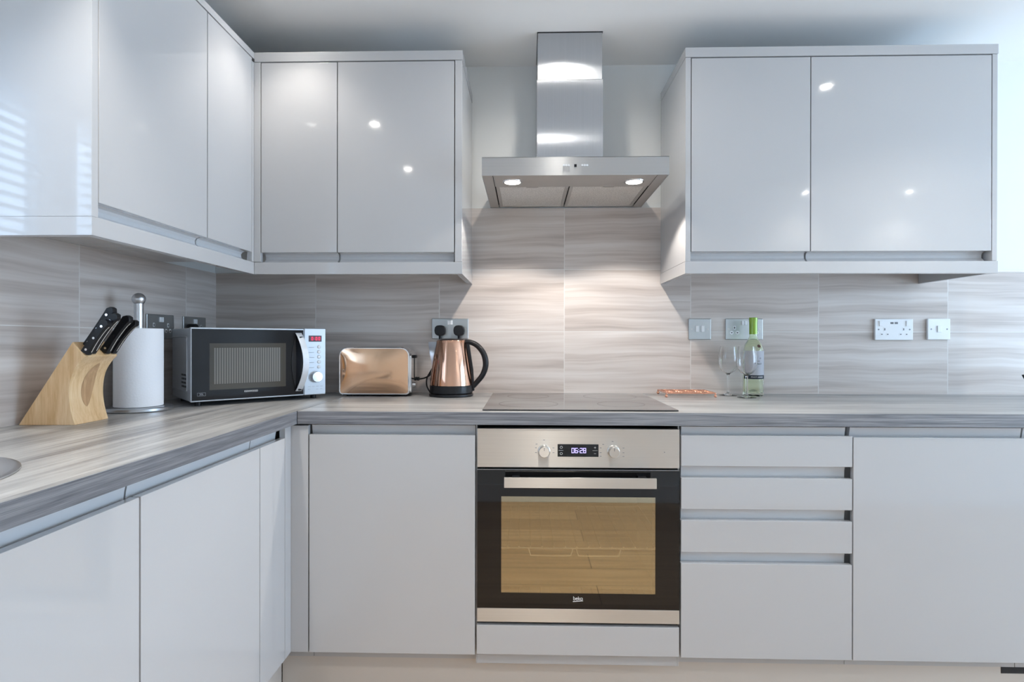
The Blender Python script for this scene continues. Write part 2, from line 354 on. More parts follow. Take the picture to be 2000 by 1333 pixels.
# window in the right wall
rn = MB(); rx = XR+.06
for a in ((RY0, RY1, RZ0, RZ0+.06), (RY0, RY1, RZ1-.06, RZ1), (RY0, RY0+.06, RZ0+.06, RZ1-.06), (RY1-.06, RY1, RZ0+.06, RZ1-.06), (-1.255, -1.195, RZ0+.06, RZ1-.06)): rn.box(rx-.03, rx+.03, *a, .003)
w2 = struct(rn.build('window_2', WHITEM))
MB().box(rx-.004, rx+.004, RY0+.06, -1.257, RZ0+.06, RZ1-.06).build('pane', WINPANE, w2)
MB().box(rx-.004, rx+.004, -1.193, RY1-.06, RZ0+.06, RZ1-.06).build('pane', WINPANE, w2)
struct(MB().box(-.2, XR-.002, YF+.0005, YF+.016, 0, .12, .003).build('baseboard_front', WHITEM))
for (x, y, z, sx, sy, rot) in ((XR+.15, (RY0+RY1)/2, (RZ0+RZ1)/2, RZ1-RZ0, RY1-RY0, (0, PI/2, 0)), (XL-.24, (WY0+WY1)/2, (WZ0+WZ1)/2, WZ1-WZ0, WY1-WY0, (0, -PI/2, 0))):
    ld = bpy.data.lights.new('window_portal', 'AREA'); ld.shape = 'RECTANGLE'; ld.size = sx; ld.size_y = sy; ld.cycles.is_portal = True
    lo = bpy.data.objects.new('window_portal', ld); col.objects.link(lo); lo.location = (x, y, z); lo.rotation_euler = rot

# ------------------------------------------------------------------ ceiling downlights
for x, y, lab in ((-.47, -1.30, 'recessed ceiling downlight near the left wall cupboards, nearer the hob wall'), (-.46, -2.06, 'recessed ceiling downlight near the sink window, farther from the hob wall'),
                  (.42, -1.31, 'recessed ceiling downlight in front of the cooker hood'), (.43, -2.08, 'recessed ceiling downlight right above the photographer'),
                  (-.46, -.52, 'recessed ceiling downlight in the corner between the two runs of cupboards'), (.43, -.50, 'recessed ceiling downlight close in front of the hood chimney'),
                  (1.60, -.92, 'recessed ceiling downlight in front of the right wall cupboards'), (2.38, -2.70, 'recessed ceiling downlight by the rear wall, nearer the kitchen'),
                  (3.13, -2.69, 'recessed ceiling downlight by the rear wall, nearer the big window')):
    t = thing('ceiling_downlight', lab, 'downlight', (x, y, ZC), group='recessed ceiling downlights')
    MB().lathe([(.0205, -.0015), (.024, -.006), (.042, -.005), (.043, -.0005), (.0205, -.0005)], (x, y, ZC), close=True).build('ring', WHITEM, t)
    MB().cyl((x, y, ZC-.004), (x, y, ZC-.001), .020).build('lens', LED, t)
    ld = bpy.data.lights.new('downlight_lamp', 'SPOT'); ld.energy = SPOT_W*(.32 if y > -.6 and x < 0 else .45 if y > -.6 else 1.5 if x < 0 and y > -1.4 else 1.1); ld.spot_size = math.radians(166 if y > -.6 and x > 0 else 92 if x < 0 and -1.4 < y < -1 else 112); ld.spot_blend = .8; ld.shadow_soft_size = .020; ld.color = (1, .94, .86)
    lo = bpy.data.objects.new('downlight_lamp', ld); col.objects.link(lo); lo.location = (x, y, ZC-.026)

# ------------------------------------------------------------------ base units
YD, YB, DT = -.600, -.582, .8395        # door face, door back, door top
ZB, ZK, WB = .187, .150, .868           # door bottom, plinth top, carcass top
WZT, WZE = .910, .872
def door(x0, x1, z0, z1, par, name='door'): return MB().box(x0, x1, YD, YB, z0, z1, .0016).build(name, CAB, par)
def rail(x0, x1, z0, z1, par, y=-.5765):
    y -= .003; p = [(y, z1), (y+.020, z1), (y+.020, z0), (y-.001, z0), (y-.001, z0+.004), (y+.0045, z0+.008), (y+.006, z0+.014), (y+.004, (z0+z1)/2+.004)]
    return MB().prism(p, 'X', x0, x1).build('handle_rail', RAIL, par)
def carcass(x0, x1, par): return MB().box(x0, x1, -.556, -.012, ZK+.001, WB).build('carcass', CAB, par)
def base_unit(x0, x1, label):
    t = thing('base_cabinet', label, 'cabinet', ((x0+x1)/2, -.3, ZK), group='grey handleless base cabinets')
    carcass(x0-.0005, x1+.0005, t); door(x0, x1, ZB, DT, t); rail(x0+.001, x1-.001, .815, WB-.002, t); return t
base_unit(-.3455, .1515, 'grey gloss base cupboard with one plain door, left of the oven')
rb = base_unit(1.2575, 1.7545, 'grey gloss base cupboard with one wide plain door, right of the drawers')
base_unit(1.7575, 2.2555, 'grey gloss base cupboard at the far right edge')
# corner filler post, L-shaped
t = thing('corner_filler_post', 'narrow grey L-shaped filler post in the inner corner of the base cupboards', 'filler panel', (-.38, -.6, ZK))
MB().box(-.418, -.3485, YD+.0005, YB, ZB, WB-.002, .0012).build('post_face', CAB, t)
MB().box(-.418, -.400, -.6405, -.6005, ZB, WB-.002, .0012).build('post_return', CAB, t)
MB().box(-.4445, -.3475, -.556, -.012, ZK+.001, WB).build('post_core', CAB, t)
# drawers
t = thing('drawer_unit', 'grey gloss drawer cabinet of three shallow drawers over one deep one', 'cabinet', (1.006, -.3, ZK))
carcass(.7580, 1.2555, t)
for z0, z1 in ((.7523, .8426), (.6258, .7177), (.4993, .5927), (.1874, .4662)):
    door(.7585, 1.2545, z0, z1, t, 'drawer')
for z0, z1 in ((.815, WB-.002), (.700, .765), (.575, .640), (.448, .512)):
    rail(.764, 1.2445, z0, z1, t, y=-.5775)
# oven housing
t = thing('oven_housing', 'grey gloss tall-sided housing with a slim filler flap under the oven', 'cabinet', (.456, -.3, ZK))
MB().box(.1525, .1560, -.578, -.02, ZK+.001, WB).build('side_panel', CAB, t)
MB().box(.7542, .7575, -.578, -.02, ZK+.001, WB).build('side_panel', CAB, t)
MB().box(.1565, .7537, -.578, -.02, ZK+.001, .268).build('bottom_shelf', CAB, t)
MB().box(.1565, .7537, YD, YB, .1893, .2757, .0016).build('filler_flap', CAB, t)
# left run
def lunit(y0, y1, label):
    t = thing('base_cabinet', label, 'cabinet', (-.68, (y0+y1)/2, ZK), group='grey handleless base cabinets')
    MB().box(XL+.004, -.446, y0+.0005, y1-.0005, ZK+.001, WB-.13 if y0 < -1.2 else WB).build('carcass', CAB, t)
    MB().box(-.418, -.400, y0+.001, y1-.001, ZB, DT-.004, .0016).build('door', CAB, t)
    x = -.424
    p = [(x, WB-.002), (x-.018, WB-.002), (x-.018, .815), (x+.001, .815), (x+.001, .819), (x-.0045, .823), (x-.006, .829), (x-.004, .845)]
    MB().prism(p, 'Y', y0+.0015, y1-.0015).build('handle_rail', RAIL, t)
lunit(-.7965, -.6415, 'narrow grey base cupboard next to the inner corner of the left run')
lunit(-1.2615, -.7975, 'grey base cupboard below the knife block and kitchen roll')
lunit(-1.7600, -1.2635, 'grey base cupboard below the sink at the left picture edge')
t = thing('plinth', 'grey plinth board, warm floor glow put into its colour, under the base cupboards along the hob wall', 'plinth', (.9, -.54, 0))
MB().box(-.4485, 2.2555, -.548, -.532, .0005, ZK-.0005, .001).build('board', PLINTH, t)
MB().box(1.7225, 1.80, -.5495, -.5482, .128, .1495).build('vent_grille', DARK, t)
t = thing('plinth', 'grey plinth board under the left run of base cupboards', 'plinth', (-.47, -1.2, 0))
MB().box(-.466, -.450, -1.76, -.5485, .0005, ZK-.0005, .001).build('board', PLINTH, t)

# ------------------------------------------------------------------ worktops
XF, YFR = -.378, -.6096
t = thing('worktop', 'long grey wood-grain worktop along the hob wall with a straight dark edge', 'worktop', (1.1, -.3, WZE))
MB().box(XF+.001, 2.7, YFR+.001, -.0005, WZE, WZT, .001).build('board', WORKX, t)
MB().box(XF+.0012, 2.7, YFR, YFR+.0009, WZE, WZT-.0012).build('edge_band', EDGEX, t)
MB().box(XF-.0006, XF+.0010, YFR-.0012, YFR+.0005, WZE, WZT+.0003).build('joint_strip', DARK, t)
t = thing('worktop', 'grey wood-grain worktop of the left run under the wall window, grain running to the corner', 'worktop', (-.67, -1.1, WZE))
SC, SR = (-.70, -1.50), .218
bd = MB(); n = 64; YE = -1.765
tb = bmesh.new()
def ringv(r, z): return [tb.verts.new((SC[0]+r*math.cos(2*PI*i/n), SC[1]+r*math.sin(2*PI*i/n), z)) for i in range(n)]
def sqv(z):
    out = []
    for i in range(n):
        a = 2*PI*i/n; dx, dy = math.cos(a), math.sin(a)
        k = min((XF-.001-SC[0])/dx if dx > 1e-9 else ((XL+.0005)-SC[0])/dx if dx < -1e-9 else 9, (SC[1]+.25-SC[1])/dy if dy > 1e-9 else (YE-SC[1])/dy if dy < -1e-9 else 9)
        out.append(tb.verts.new((SC[0]+dx*k, SC[1]+dy*k, z)))
    return out
RT, RBt, ST, SB = ringv(SR-.012, WZT), ringv(SR-.012, WZE), sqv(WZT), sqv(WZE)
for i in range(n):
    j = (i+1) % n
    tb.faces.new((RT[i], ST[i], ST[j], RT[j])); tb.faces.new((RBt[i], RBt[j], SB[j], SB[i])); tb.faces.new((RT[i], RT[j], RBt[j], RBt[i])); tb.faces.new((ST[i], SB[i], SB[j], ST[j]))
# square off the four corners
def corner(cx_, cy_):
    k = min(range(n), key=lambda i: (ST[i].co.x-cx_)**2+(ST[i].co.y-cy_)**2)
    ST[k].co.x = SB[k].co.x = cx_; ST[k].co.y = SB[k].co.y = cy_
for cx_ in (XL+.0005, XF-.001):
    for cy_ in (YE, SC[1]+.25): corner(cx_, cy_)
bd.add(tb)
bd.box(XL+.0005, XF-.001, SC[1]+.25, -.0005, WZE, WZT)
bd.build('board', WORKY, t, angle=20)
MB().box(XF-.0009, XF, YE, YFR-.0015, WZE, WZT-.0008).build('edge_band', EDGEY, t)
# sink
t = thing('round_sink', 'round stainless steel sink bowl set in the worktop at the left picture edge', 'sink', (SC[0], SC[1], WZT))
MB().lathe([(SR, .0006), (SR, .003), (SR-.006, .0045), (SR-.03, .003), (SR-.04, -.004), (SR-.047, -.10), (SR-.075, -.128), (.03, -.134), (0, -.134), (0, -.136), (.03, -.136), (SR-.075, -.130), (SR-.049, -.10), (SR-.042, -.004), (SR-.034, .0006)], (*SC, WZT), n=64, close=False).build('bowl', SATIN, t)
MB().lathe([(.0, -.1335), (.032, -.1335), (.030, -.131), (.0, -.1315)], (*SC, WZT), n=32).build('drain', CHROME, t)

# ------------------------------------------------------------------ wall units
YW, YWB = -.354, -.336
WZ_0, WZ_1 = 1.4215, 2.0735
CB, CTp = 1.3885, 2.0748                 # carcass bottom and top
def wdoor(x0, x1, par): return MB().box(x0, x1, YW, YWB, WZ_0, WZ_1-.001, .0016).build('door', CAB, par)
def wall_unit(x0, x1, label, end=None, ex=0, xc0=None):
    t = thing('wall_cabinet', label, 'cabinet', ((x0+x1)/2, -.17, CB), group='grey handleless wall cabinets')
    a, b = (xc0 if xc0 is not None else x0), x1
    MB().box(a, b, -.334, -.0015, 1.4275, CTp).box(a, b, -.312, -.0015, CB, 1.4275).build('carcass', CAB, t)
    wdoor(x0+.0008, x1-.0008, t)
    MB().prism([(-.330, CB+.0005), (-.3135, CB+.0005), (-.3135, 1.4265), (-.3340, 1.4265), (-.3335, 1.4235), (-.322, 1.419), (-.318, 1.412), (-.319, 1.402), (-.329, 1.393)], 'X', x0+.001, x1-.005).build('handle_rail', RAIL, t)
    if end: MB().box(end[0], end[1], YW, -.0015, CB, CTp, .001).build('end_panel', CAB, t)
    return t
wall_unit(-.6085, -.3450, 'narrow grey gloss wall cupboard in the left corner above the microwave', xc0=-.6085)
wall_unit(-.3440, .0575, 'grey gloss wall cupboard directly left of the cooker hood', end=(.0595, .0835))
wall_unit(.8570, 1.2535, 'narrower grey gloss wall cupboard directly right of the cooker hood', end=(.8375, .8553))
wall_unit(1.2545, 1.8475, 'wide grey gloss wall cupboard at the right end of the run', end=(1.8493, 1.8660))
# corner filler
t = thing('corner_filler_post', 'slim grey filler strip in the corner between the two runs of wall cupboards', 'filler panel', (-.62, -.354, CB))
MB().box(-.6325, -.6100, YW, YWB, CB+.001, CTp, .001).build('post_face', CAB, t)
MB().box(-.651, -.6330, -.3660, -.3365, CB+.001, CTp, .001).build('post_return', CAB, t)
# left run of wall units
XW, XWB = -.633, -.651
def lwall(y0, y1, label, end=None, yr0=None, yc1=None):
    t = thing('wall_cabinet', label, 'cabinet', (-.8, (y0+y1)/2, CB), group='grey handleless wall cabinets')
    c1 = yc1 if yc1 is not None else y1
    MB().box(XL+.0015, -.653, y0, c1, 1.4275, CTp+.010).box(XL+.0015, -.675, y0, c1, CB, 1.4275).build('carcass', CAB, t)
    MB().box(XWB, XW, y0+.0008, y1-.0008, WZ_0, 2.0835, .0016).build('door', CAB, t)
    MB().prism([(-.657, CB+.0005), (-.6735, CB+.0005), (-.6735, 1.4265), (-.653, 1.4265), (-.6535, 1.4235), (-.665, 1.419), (-.669, 1.412), (-.668, 1.402), (-.658, 1.393)], 'Y', y0+.001, y1-.003).build('handle_rail', RAIL, t)
    if end: MB().box(XL+.0015, XW, end[0], end[1], CB, CTp+.010, .001).build('end_panel', CAB, t)
lwall(-1.0595, -.6370, 'large grey gloss wall cupboard nearest the camera with a glossy end panel', end=(-1.080, -1.0610))
lwall(-.6350, -.3672, 'narrow grey gloss wall cupboard next to the corner on the left wall', yc1=-.3672)
# cornices and pelmets
CZ0, CZ1, PZ0, PZ1 = 2.0755, 2.1078, 1.3472, 1.3875
t = thing('cornice', 'square grey cornice strip on top of the right-hand wall cupboards', 'cornice', (1.35, -.34, CZ0))
MB().prism([(.8365, -.356), (1.8675, -.356), (1.8675, -.0015), (1.8475, -.0015), (1.8475, -.334), (.8565, -.334), (.8565, -.0015), (.8365, -.0015)], 'Z', CZ0, CZ1, .001).build('moulding', CAB, t)
t = thing('pelmet', 'square grey pelmet strip under the right-hand wall cupboards', 'pelmet', (1.35, -.34, PZ0))
MB().prism([(.8365, -.356), (1.8675, -.356), (1.8675, -.0015), (1.8475, -.0015), (1.8475, -.338), (.8565, -.338), (.8565, -.0015), (.8365, -.0015)], 'Z', PZ0, PZ1, .001).build('moulding', CAB, t)
t = thing('cornice', 'square grey cornice strip on top of the left and corner wall cupboards', 'cornice', (-.3, -.34, CZ0))
MB().prism([(-.6305, -.356), (.0850, -.356), (.0850, -.0015), (.065, -.0015), (.065, -.336), (-.6305, -.336)], 'Z', CZ0, CZ1, .001).build('moulding', CAB, t)
MB().prism([(XL+.0015, -1.0815), (-.6313, -1.0815), (-.6313, -.336), (-.651, -.336), (-.651, -1.0615), (XL+.0015, -1.0615)], 'Z', 2.0855, CZ1, .001).build('moulding', CAB, t)
t = thing('pelmet', 'square grey pelmet strip under the left and corner wall cupboards', 'pelmet', (-.3, -.34, PZ0))
MB().prism([(-.6305, -.356), (.0850, -.356), (.0850, -.0015), (.065, -.0015), (.065, -.338), (-.6305, -.338)], 'Z', PZ0, PZ1, .001).build('moulding', CAB, t)
MB().prism([(XL+.0015, -1.0815), (-.6313, -1.0815), (-.6313, -.338), (-.651, -.338), (-.651, -1.0615), (XL+.0015, -1.0615)], 'Z', PZ0, PZ1+.0005, .001).build('moulding', CAB, t)

# ------------------------------------------------------------------ cooker hood
t = thing('cooker_hood', 'stainless steel chimney cooker hood above the hob', 'cooker hood', (.459, -.2, 1.6535))
HX0, HX1, HY, HZ0, HZ1 = .1585, .7598, -.449, 1.6535, 1.7125
MB().prism([(HX0, HZ0), (HX1, HZ0), (HX1, HZ1), (HX0, HZ1)], 'Y', HY, HY+.002, 0).box(HX0, HX0+.002, HY+.002, -.0015, HZ0, HZ1).box(HX1-.002, HX1, HY+.002, -.0015, HZ0, HZ1).box(HX0, HX1, HY, -.0015, HZ1-.0015, HZ1+.0005, .0004).build('canopy', STEEL, t)
m = MB()
m.box(HX0+.002, .1925, HY+.002, -.002, HZ0+.001, HZ0+.003).box(.7255, HX1-.002, HY+.002, -.002, HZ0+.001, HZ0+.003).box(.1945, .7235, HY+.002, -.312, HZ0+.001, HZ0+.003)
m.build('lamp_panel', STEELDARK, t)
MB().box(HX0+.003, HX1-.003, HY+.003, -.003, HZ0+.012, HZ0+.016).build('inner_tray', DARK, t)
for x0, x1 in ((.1965, .4490), (.4530, .7215)):
    fl = MB(); z = HZ0+.0015
    fl.box(x0, x1, -.310, -.302, z, z+.006, .001).box(x0, x1, -.020, -.004, z, z+.006, .001).box(x0, x0+.012, -.302, -.020, z, z+.006, .001).box(x1-.012, x1, -.302, -.020, z, z+.006, .001)
    fo = fl.build('grease_filter', STEELDARK, t)
    MB().box(x0+.012, x1-.012, -.302, -.020, z+.002, z+.005).build('filter_mesh', FILTER, fo)
    xm = (x0+x1)/2
    MB().prism([(xm-.02, -.3015), (xm+.02, -.3015), (xm+.014, -.294), (xm-.014, -.294)], 'Z', z-.0008, z+.0018).build('latch', STEELDARK, fo)
for x, y in ((.2557, -.3702), (.6634, -.3665)):
    lp = MB().lathe([(.027, -.002), (.029, -.003), (.033, -.002), (.034, .0008), (.027, .0008)], (x, y, HZ0+.0008), close=True).build('hood_lamp', CHROME, t)
    MB().cyl((x, y, HZ0-.0008), (x, y, HZ0+.0012), .0268).build('lens', HOODLED, lp)
    ld = bpy.data.lights.new('hood_spot', 'SPOT'); ld.energy = HOOD_W; ld.spot_size = math.radians(122); ld.spot_blend = .25; ld.shadow_soft_size = .012; ld.color = (1, .92, .84)
    lo = bpy.data.objects.new('hood_spot', ld); col.objects.link(lo); lo.location = (x, y, HZ0-.014)
MB().box(.3425, .5725, -.243, -.0015, 2.0534, ZC-.0005, .001).build('upper_chimney', STEELV, t)
MB().box(.3395, .5755, -.2465, -.0015, HZ1+.0005, 2.0534, .001).build('lower_chimney', STEELV, t)
MB().box(.3390, .5760, -.2472, -.2440, 2.0515, 2.0545, .0006).build('seam_strip', CHROME, t)
MB().box(.3405, .5745, -.2455, -.0010, ZC-.0022, ZC-.0005).build('chimney_gasket', DARK, t)
for xc in (.4306, .4897):
    for dx in (-.0078, 0, .0078): MB().cyl((xc+dx, HY-.002, 1.685), (xc+dx, HY+.001, 1.685), .0033, n=16).build('push_button', WHITE, t)
MB().box(.4560, .4640, HY-.0006, HY+.001, 1.6795, 1.6885).build('indicator', BLACK, t)

# ------------------------------------------------------------------ hob
t = thing('induction_hob', 'flat black glass hob set into the worktop under the cooker hood', 'hob', (.46, -.31, WZT))
MB().box(.1715, .7560, -.5825, -.055, WZT+.0006, WZT+.0048, .0015).build('glass_top', HOBG, t)
ZG = simple('zone_grey', (.035, .035, .035), rough=.2)
for x, y, r in ((.31, -.43, .095), (.31, -.18, .075), (.61, -.43, .075), (.61, -.18, .095)):
    MB().lathe([(r, .0049), (r+.0012, .0049), (r+.0012, .00495), (r, .00495)], (x, y, WZT), n=64, close=True).build('zone_marking', ZG, t)

# ------------------------------------------------------------------ oven
t = thing('built_in_oven', 'built-in stainless and black glass oven under the hob', 'oven', (.456, -.3, .2865))
OX0, OX1 = .1580, .7535
MB().box(OX0, OX1, YD, -.577, .7453, .8600, .001).build('control_panel', OVSTEEL, t)
cav = MB()
cav.box(.170, .742, -.555, -.04, .845, .850).box(.170, .742, -.555, -.04, .290, .295).box(.170, .175, -.555, -.04, .295, .845).box(.737, .742, -.555, -.04, .295, .845).box(.175, .737, -.045, -.04, .295, .845).box(.175, .737, -.555, -.045, .735, .845)
cav.box(.1575, .1690, -.5765, -.556, .29, .86).box(.7430, .7540, -.5765, -.556, .29, .86).box(.1690, .7430, -.5765, -.556, .7380, .86)
cav.build('cavity', ENAMEL, t)
# door
gx0, gx1, gz0, gz1 = .2293, .6837, .3733, .659
dr = MB()
dr.box(OX0, gx0, YD, -.585, .3274, .7377).box(gx1, OX1, YD, -.585, .3274, .7377).box(gx0, gx1, YD, -.585, gz1, .7377).box(gx0, gx1, YD, -.585, .3274, gz0)
dr.box(OX0+.02, gx0, -.584, -.558, .30, .735).box(gx1, OX1-.02, -.584, -.558, .30, .735).box(gx0, gx1, -.584, -.558, gz1, .735).box(gx0, gx1, -.584, -.558, .30, gz0)
do = dr.build('oven_door', BLKGLASS, t)
MB().box(gx0+.0002, gx1-.0002, YD+.0004, YD+.003, gz0+.0002, gz1-.0002).build('door_window', OVENPANE, do)
MB().box(OX0, OX1, YD-.001, -.585, .2868, .3272, .0008).build('door_trim', OVSTEEL, do)
MB().box(OX0, OX1, YD-.0005, -.586, .7379, .7392, .0003).build('top_trim', SATIN, do)
h = MB(); h.prism([(-.648, .6965), (-.640, .6955), (-.634, .697), (-.634, .7245), (-.640, .7262), (-.648, .7262)], 'X', .2395, .6765, .0008).build('door_handle', OVSTEEL, do)
MB().box(.262, .284, -.634, YD, .702, .722, .001).build('handle_bracket', BLACK, do); MB().box(.632, .654, -.634, YD, .702, .722, .001).build('handle_bracket', BLACK, do)
text('brand_logo', 'beko', .0155, PRINT, do, Matrix.Translation((.4565, YD-.0003, .3585)) @ FRONT, spacing=.92, world=True)
MB().prism([(.4415, .3485), (.4715, .3510), (.4715, .3525), (.4415, .3505)], 'Y', YD-.0005, YD+.0001).build('logo_swoosh', PRINT, do)
# knobs, display
for x, lab in ((.3557, 0), (.5595, 1)):
    k = MB(); k.lathe([(.0, 0), (.0185, 0), (.0185, .003), (.016, .005), (.0155, .022), (.0145, .0235), (0, .0235)], n=40, M=Matrix.Translation((x, YD, .7945)) @ Matrix.Rotation(PI/2, 4, 'X'))
    ko = k.build('control_knob', OVSTEEL, t)
    MB().box(x-.0008, x+.0008, YD-.0242, YD-.0234, .799, .808).build('knob_mark', GREYPRINT, ko)
for x, z in ((.3335, .8145), (.3318, .8035), (.3318, .7895), (.3835, .8035), (.3835, .7895), (.3557, .8265), (.5300, .8145), (.5225, .8045), (.5225, .7905), (.5225, .7795), (.5895, .8045), (.5895, .7905), (.5895, .7795), (.5575, .8235)):
    MB().box(x-.0026, x+.0026, YD-.0003, YD, z-.0010, z+.0010).build('dial_symbol', FAINT, t)
MB().cyl((.7095, YD-.0004, .7925), (.7095, YD, .7925), .0016, n=12).build('dial_symbol', FAINT, t)
ds = MB().box(.3957, .5163, YD-.0008, YD+.0005, .7778, .8148, .0003).build('clock_display', BLKGLASS, t)
digits(MB(), '06:28', .4368, YD-.0009, .7888, .0150, .0100, .0017, .0003).build('clock_digits', LEDB, ds)
MB().box(.3985, .4125, YD-.0011, YD-.0008, .7961, .7967).build('display_symbol', PRINT, ds); MB().box(.4985, .5135, YD-.0011, YD-.0008, .7961, .7967).build('display_symbol', PRINT, ds)
MB().box(.5030, .5090, YD-.0011, YD-.0008, .7870, .7878).build('display_symbol', PRINT, ds)
MB().box(.5030, .5090, YD-.0011, YD-.0008, .8047, .8055).box(.5056, .5064, YD-.0011, YD-.0008, .8021, .8081).build('display_symbol', PRINT, ds)
for cx_, cz_ in ((.4065, .8055), (.4065, .7870)):
    MB().lathe([(.0030, 0), (.0038, 0), (.0038, .0003), (.0030, .0003)], n=20, close=True, M=Matrix.Translation((cx_, YD-.0008, cz_)) @ Matrix.Rotation(PI/2, 4, 'X')).build('display_symbol', PRINT, ds)
# shelf rack
r = MB(); r2 = MB(); zr = .4868
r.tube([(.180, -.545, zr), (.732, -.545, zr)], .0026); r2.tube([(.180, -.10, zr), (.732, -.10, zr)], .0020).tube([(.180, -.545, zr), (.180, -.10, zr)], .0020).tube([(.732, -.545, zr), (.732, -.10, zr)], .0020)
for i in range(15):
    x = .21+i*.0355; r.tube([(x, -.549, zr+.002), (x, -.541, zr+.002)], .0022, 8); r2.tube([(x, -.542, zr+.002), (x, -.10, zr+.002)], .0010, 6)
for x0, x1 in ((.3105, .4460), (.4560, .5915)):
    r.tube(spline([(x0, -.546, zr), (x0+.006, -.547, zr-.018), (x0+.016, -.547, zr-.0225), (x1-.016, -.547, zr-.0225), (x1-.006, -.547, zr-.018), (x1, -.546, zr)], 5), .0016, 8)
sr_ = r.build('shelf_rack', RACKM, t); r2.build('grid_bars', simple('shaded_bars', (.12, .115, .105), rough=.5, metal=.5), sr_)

# ------------------------------------------------------------------ sockets and switches
def screws(t, x, y, m_):
    for q in (-x, x): MB().cyl((q, y-.0008, 0), (q, y+.0005, 0), .0030, n=16).build('screw', m_, t, local=True)
SOCK = 'electrical plates on the tiled splashback'
def plate_thing(name, label, cat, x0, x1, z0, z1, metal, rot=None):
    """built facing -y around its own centre; rot turns it onto the left wall"""
    t = thing(name, label, cat, *(rot or (((x0+x1)/2, 0, (z0+z1)/2), 0)), group=SOCK)
    w, h_ = (x1-x0)/2, (z1-z0)/2; d = .006 if metal else .0105
    MB().box(-w, w, -d, -.0004, -h_, h_, .0025 if metal else .002, 3).build('faceplate', PLATE if metal else WHITE, t, local=True)
    return t, w, h_, d
def bs_socket(t, cx_, cz_, y, m1, m2, name='socket_outlet'):
    a = MB(); a.box(cx_-.0045, cx_+.0045, y-.0006, y+.0005, cz_+.003, cz_+.0165, .0003)
    for s in (-1, 1): a.cyl((cx_+s*.0113, y-.0006, cz_-.010), (cx_+s*.0113, y+.0005, cz_-.010), .0072, n=24)
    o = a.build(name, m1, t, local=True)
    b = MB(); b.box(cx_-.0019, cx_+.0019, y-.0010, y-.0005, cz_+.0055, cz_+.0138)
    for s in (-1, 1): b.box(cx_+s*.0113-.0030, cx_+s*.0113+.0030, y-.0010, y-.0005, cz_-.0118, cz_-.0082)
    b.build('pin_hole', m2, o, local=True)
def plug(t, cx_, cz_, y):
    p = MB(); pts = []
    for i in range(28):
        a = 2*PI*i/28; rx_ = .0215; pts.append((cx_+rx_*math.copysign(abs(math.cos(a))**.75, math.cos(a)), cz_+.021*math.copysign(abs(math.sin(a))**.8, math.sin(a))))
    p.prism(pts, 'Y', y-.024, y, .004, 3, sel=lambda e: abs(e.verts[0].co.y-(y-.024)) < 1e-5 and abs(e.verts[1].co.y-(y-.024)) < 1e-5)
    p.cyl((cx_, y-.012, cz_-.018), (cx_, y-.012, cz_-.036), .0062, .0045, n=16)
    return p
def double_metal(label, x0, x1, z0, z1, rot=None, holes=(-1, 1)):
    t, w, h_, d = plate_thing('double_socket', label, 'socket', x0, x1, z0, z1, True, rot)
    for s in (-1, 1):
        MB().box(s*.0058-.0048, s*.0058+.0048, -d-.0035, -d+.001, .016, .033, .0012).build('rocker_switch', WHITE, t, local=True)
    for s in holes: bs_socket(t, s*.038, -.004, -d, WHITE, DARK)
    screws(t, .0605, -d, STEELDARK)
    return t
kx, kz = -.0038, 1.1675
ks = double_metal('brushed steel double socket with two black plugs behind the kettle', -.0775, .0700, 1.1265, 1.2085)
ksx = -.00375
for s, lab in ((-1, 'left black three-pin plug above the kettle'), (1, 'right black three-pin plug above the kettle')):
    t = thing('power_plug', lab, 'plug', (ksx+s*.038, -.0065, 1.160), group='black plugs in the kettle socket')
    plug(t, ksx+s*.038, 1.160, -.0078).build('plug_body', BLACK, t)
double_metal('brushed steel double socket behind the wine bottle', 1.0935, 1.2405, 1.1250, 1.2085)
double_metal('brushed steel double socket on the left wall behind the kitchen roll', 0, .146, 0, .084, rot=((XL, -.3565, 1.1665), PI/2))
double_metal('brushed steel double socket on the left wall behind the microwave', 0, .146, 0, .084, rot=((XL, -.1555, 1.1665), PI/2), holes=(1,))
t = thing('power_plug', 'black plug in the left-wall socket, half hidden by the microwave', 'plug', (XL+.0065, -.1935, 1.160), PI/2)
plug(t, 0, 0, -.0013).build('plug_body', BLACK, t, local=True)
t, w, h_, d = plate_thing('cooker_switch', 'small square brushed steel switch plate right of the hob', 'switch', .9480, 1.0365, 1.1250, 1.2085, True)
for s, mm in ((-1, WHITE), (1, WHITE)): MB().box(s*.011-.0065, s*.011+.0065, -d-.0035, -d+.001, -.0115, .0135, .0012).build('rocker_switch', mm, t, local=True)
screws(t, .0315, -d, STEELDARK)
t, w, h_, d = plate_thing('double_socket', 'white plastic double socket with two charging ports', 'socket', 1.6755, 1.8225, 1.1245, 1.2075, False)
for s in (-1, 1):
    MB().box(s*.052-.0065, s*.052+.0065, -d-.003, -d+.001, .013, .034, .0012).build('rocker_switch', WHITE, t, local=True); bs_socket(t, s*.0365+.000, -.009, -d, WHITE, GREYPRINT)
MB().box(-.0145, -.0025, -d-.0004, -d+.001, .0215, .0290).build('charging_port', GREYPRINT, t, local=True)
MB().box(.0025, .0145, -d-.0004, -d+.001, .0215, .0290).build('charging_port', GREYPRINT, t, local=True)
screws(t, .0600, -d, FAINT)
t, w, h_, d = plate_thing('light_switch', 'white plastic single switch at the right end of the splashback', 'switch', 1.8795, 1.9660, 1.1265, 1.2085, False)
MB().box(-.008, .008, -d-.004, -d+.001, -.0125, .0135, .0015).build('rocker_switch', WHITE, t, local=True)
screws(t, .0305, -d, FAINT)

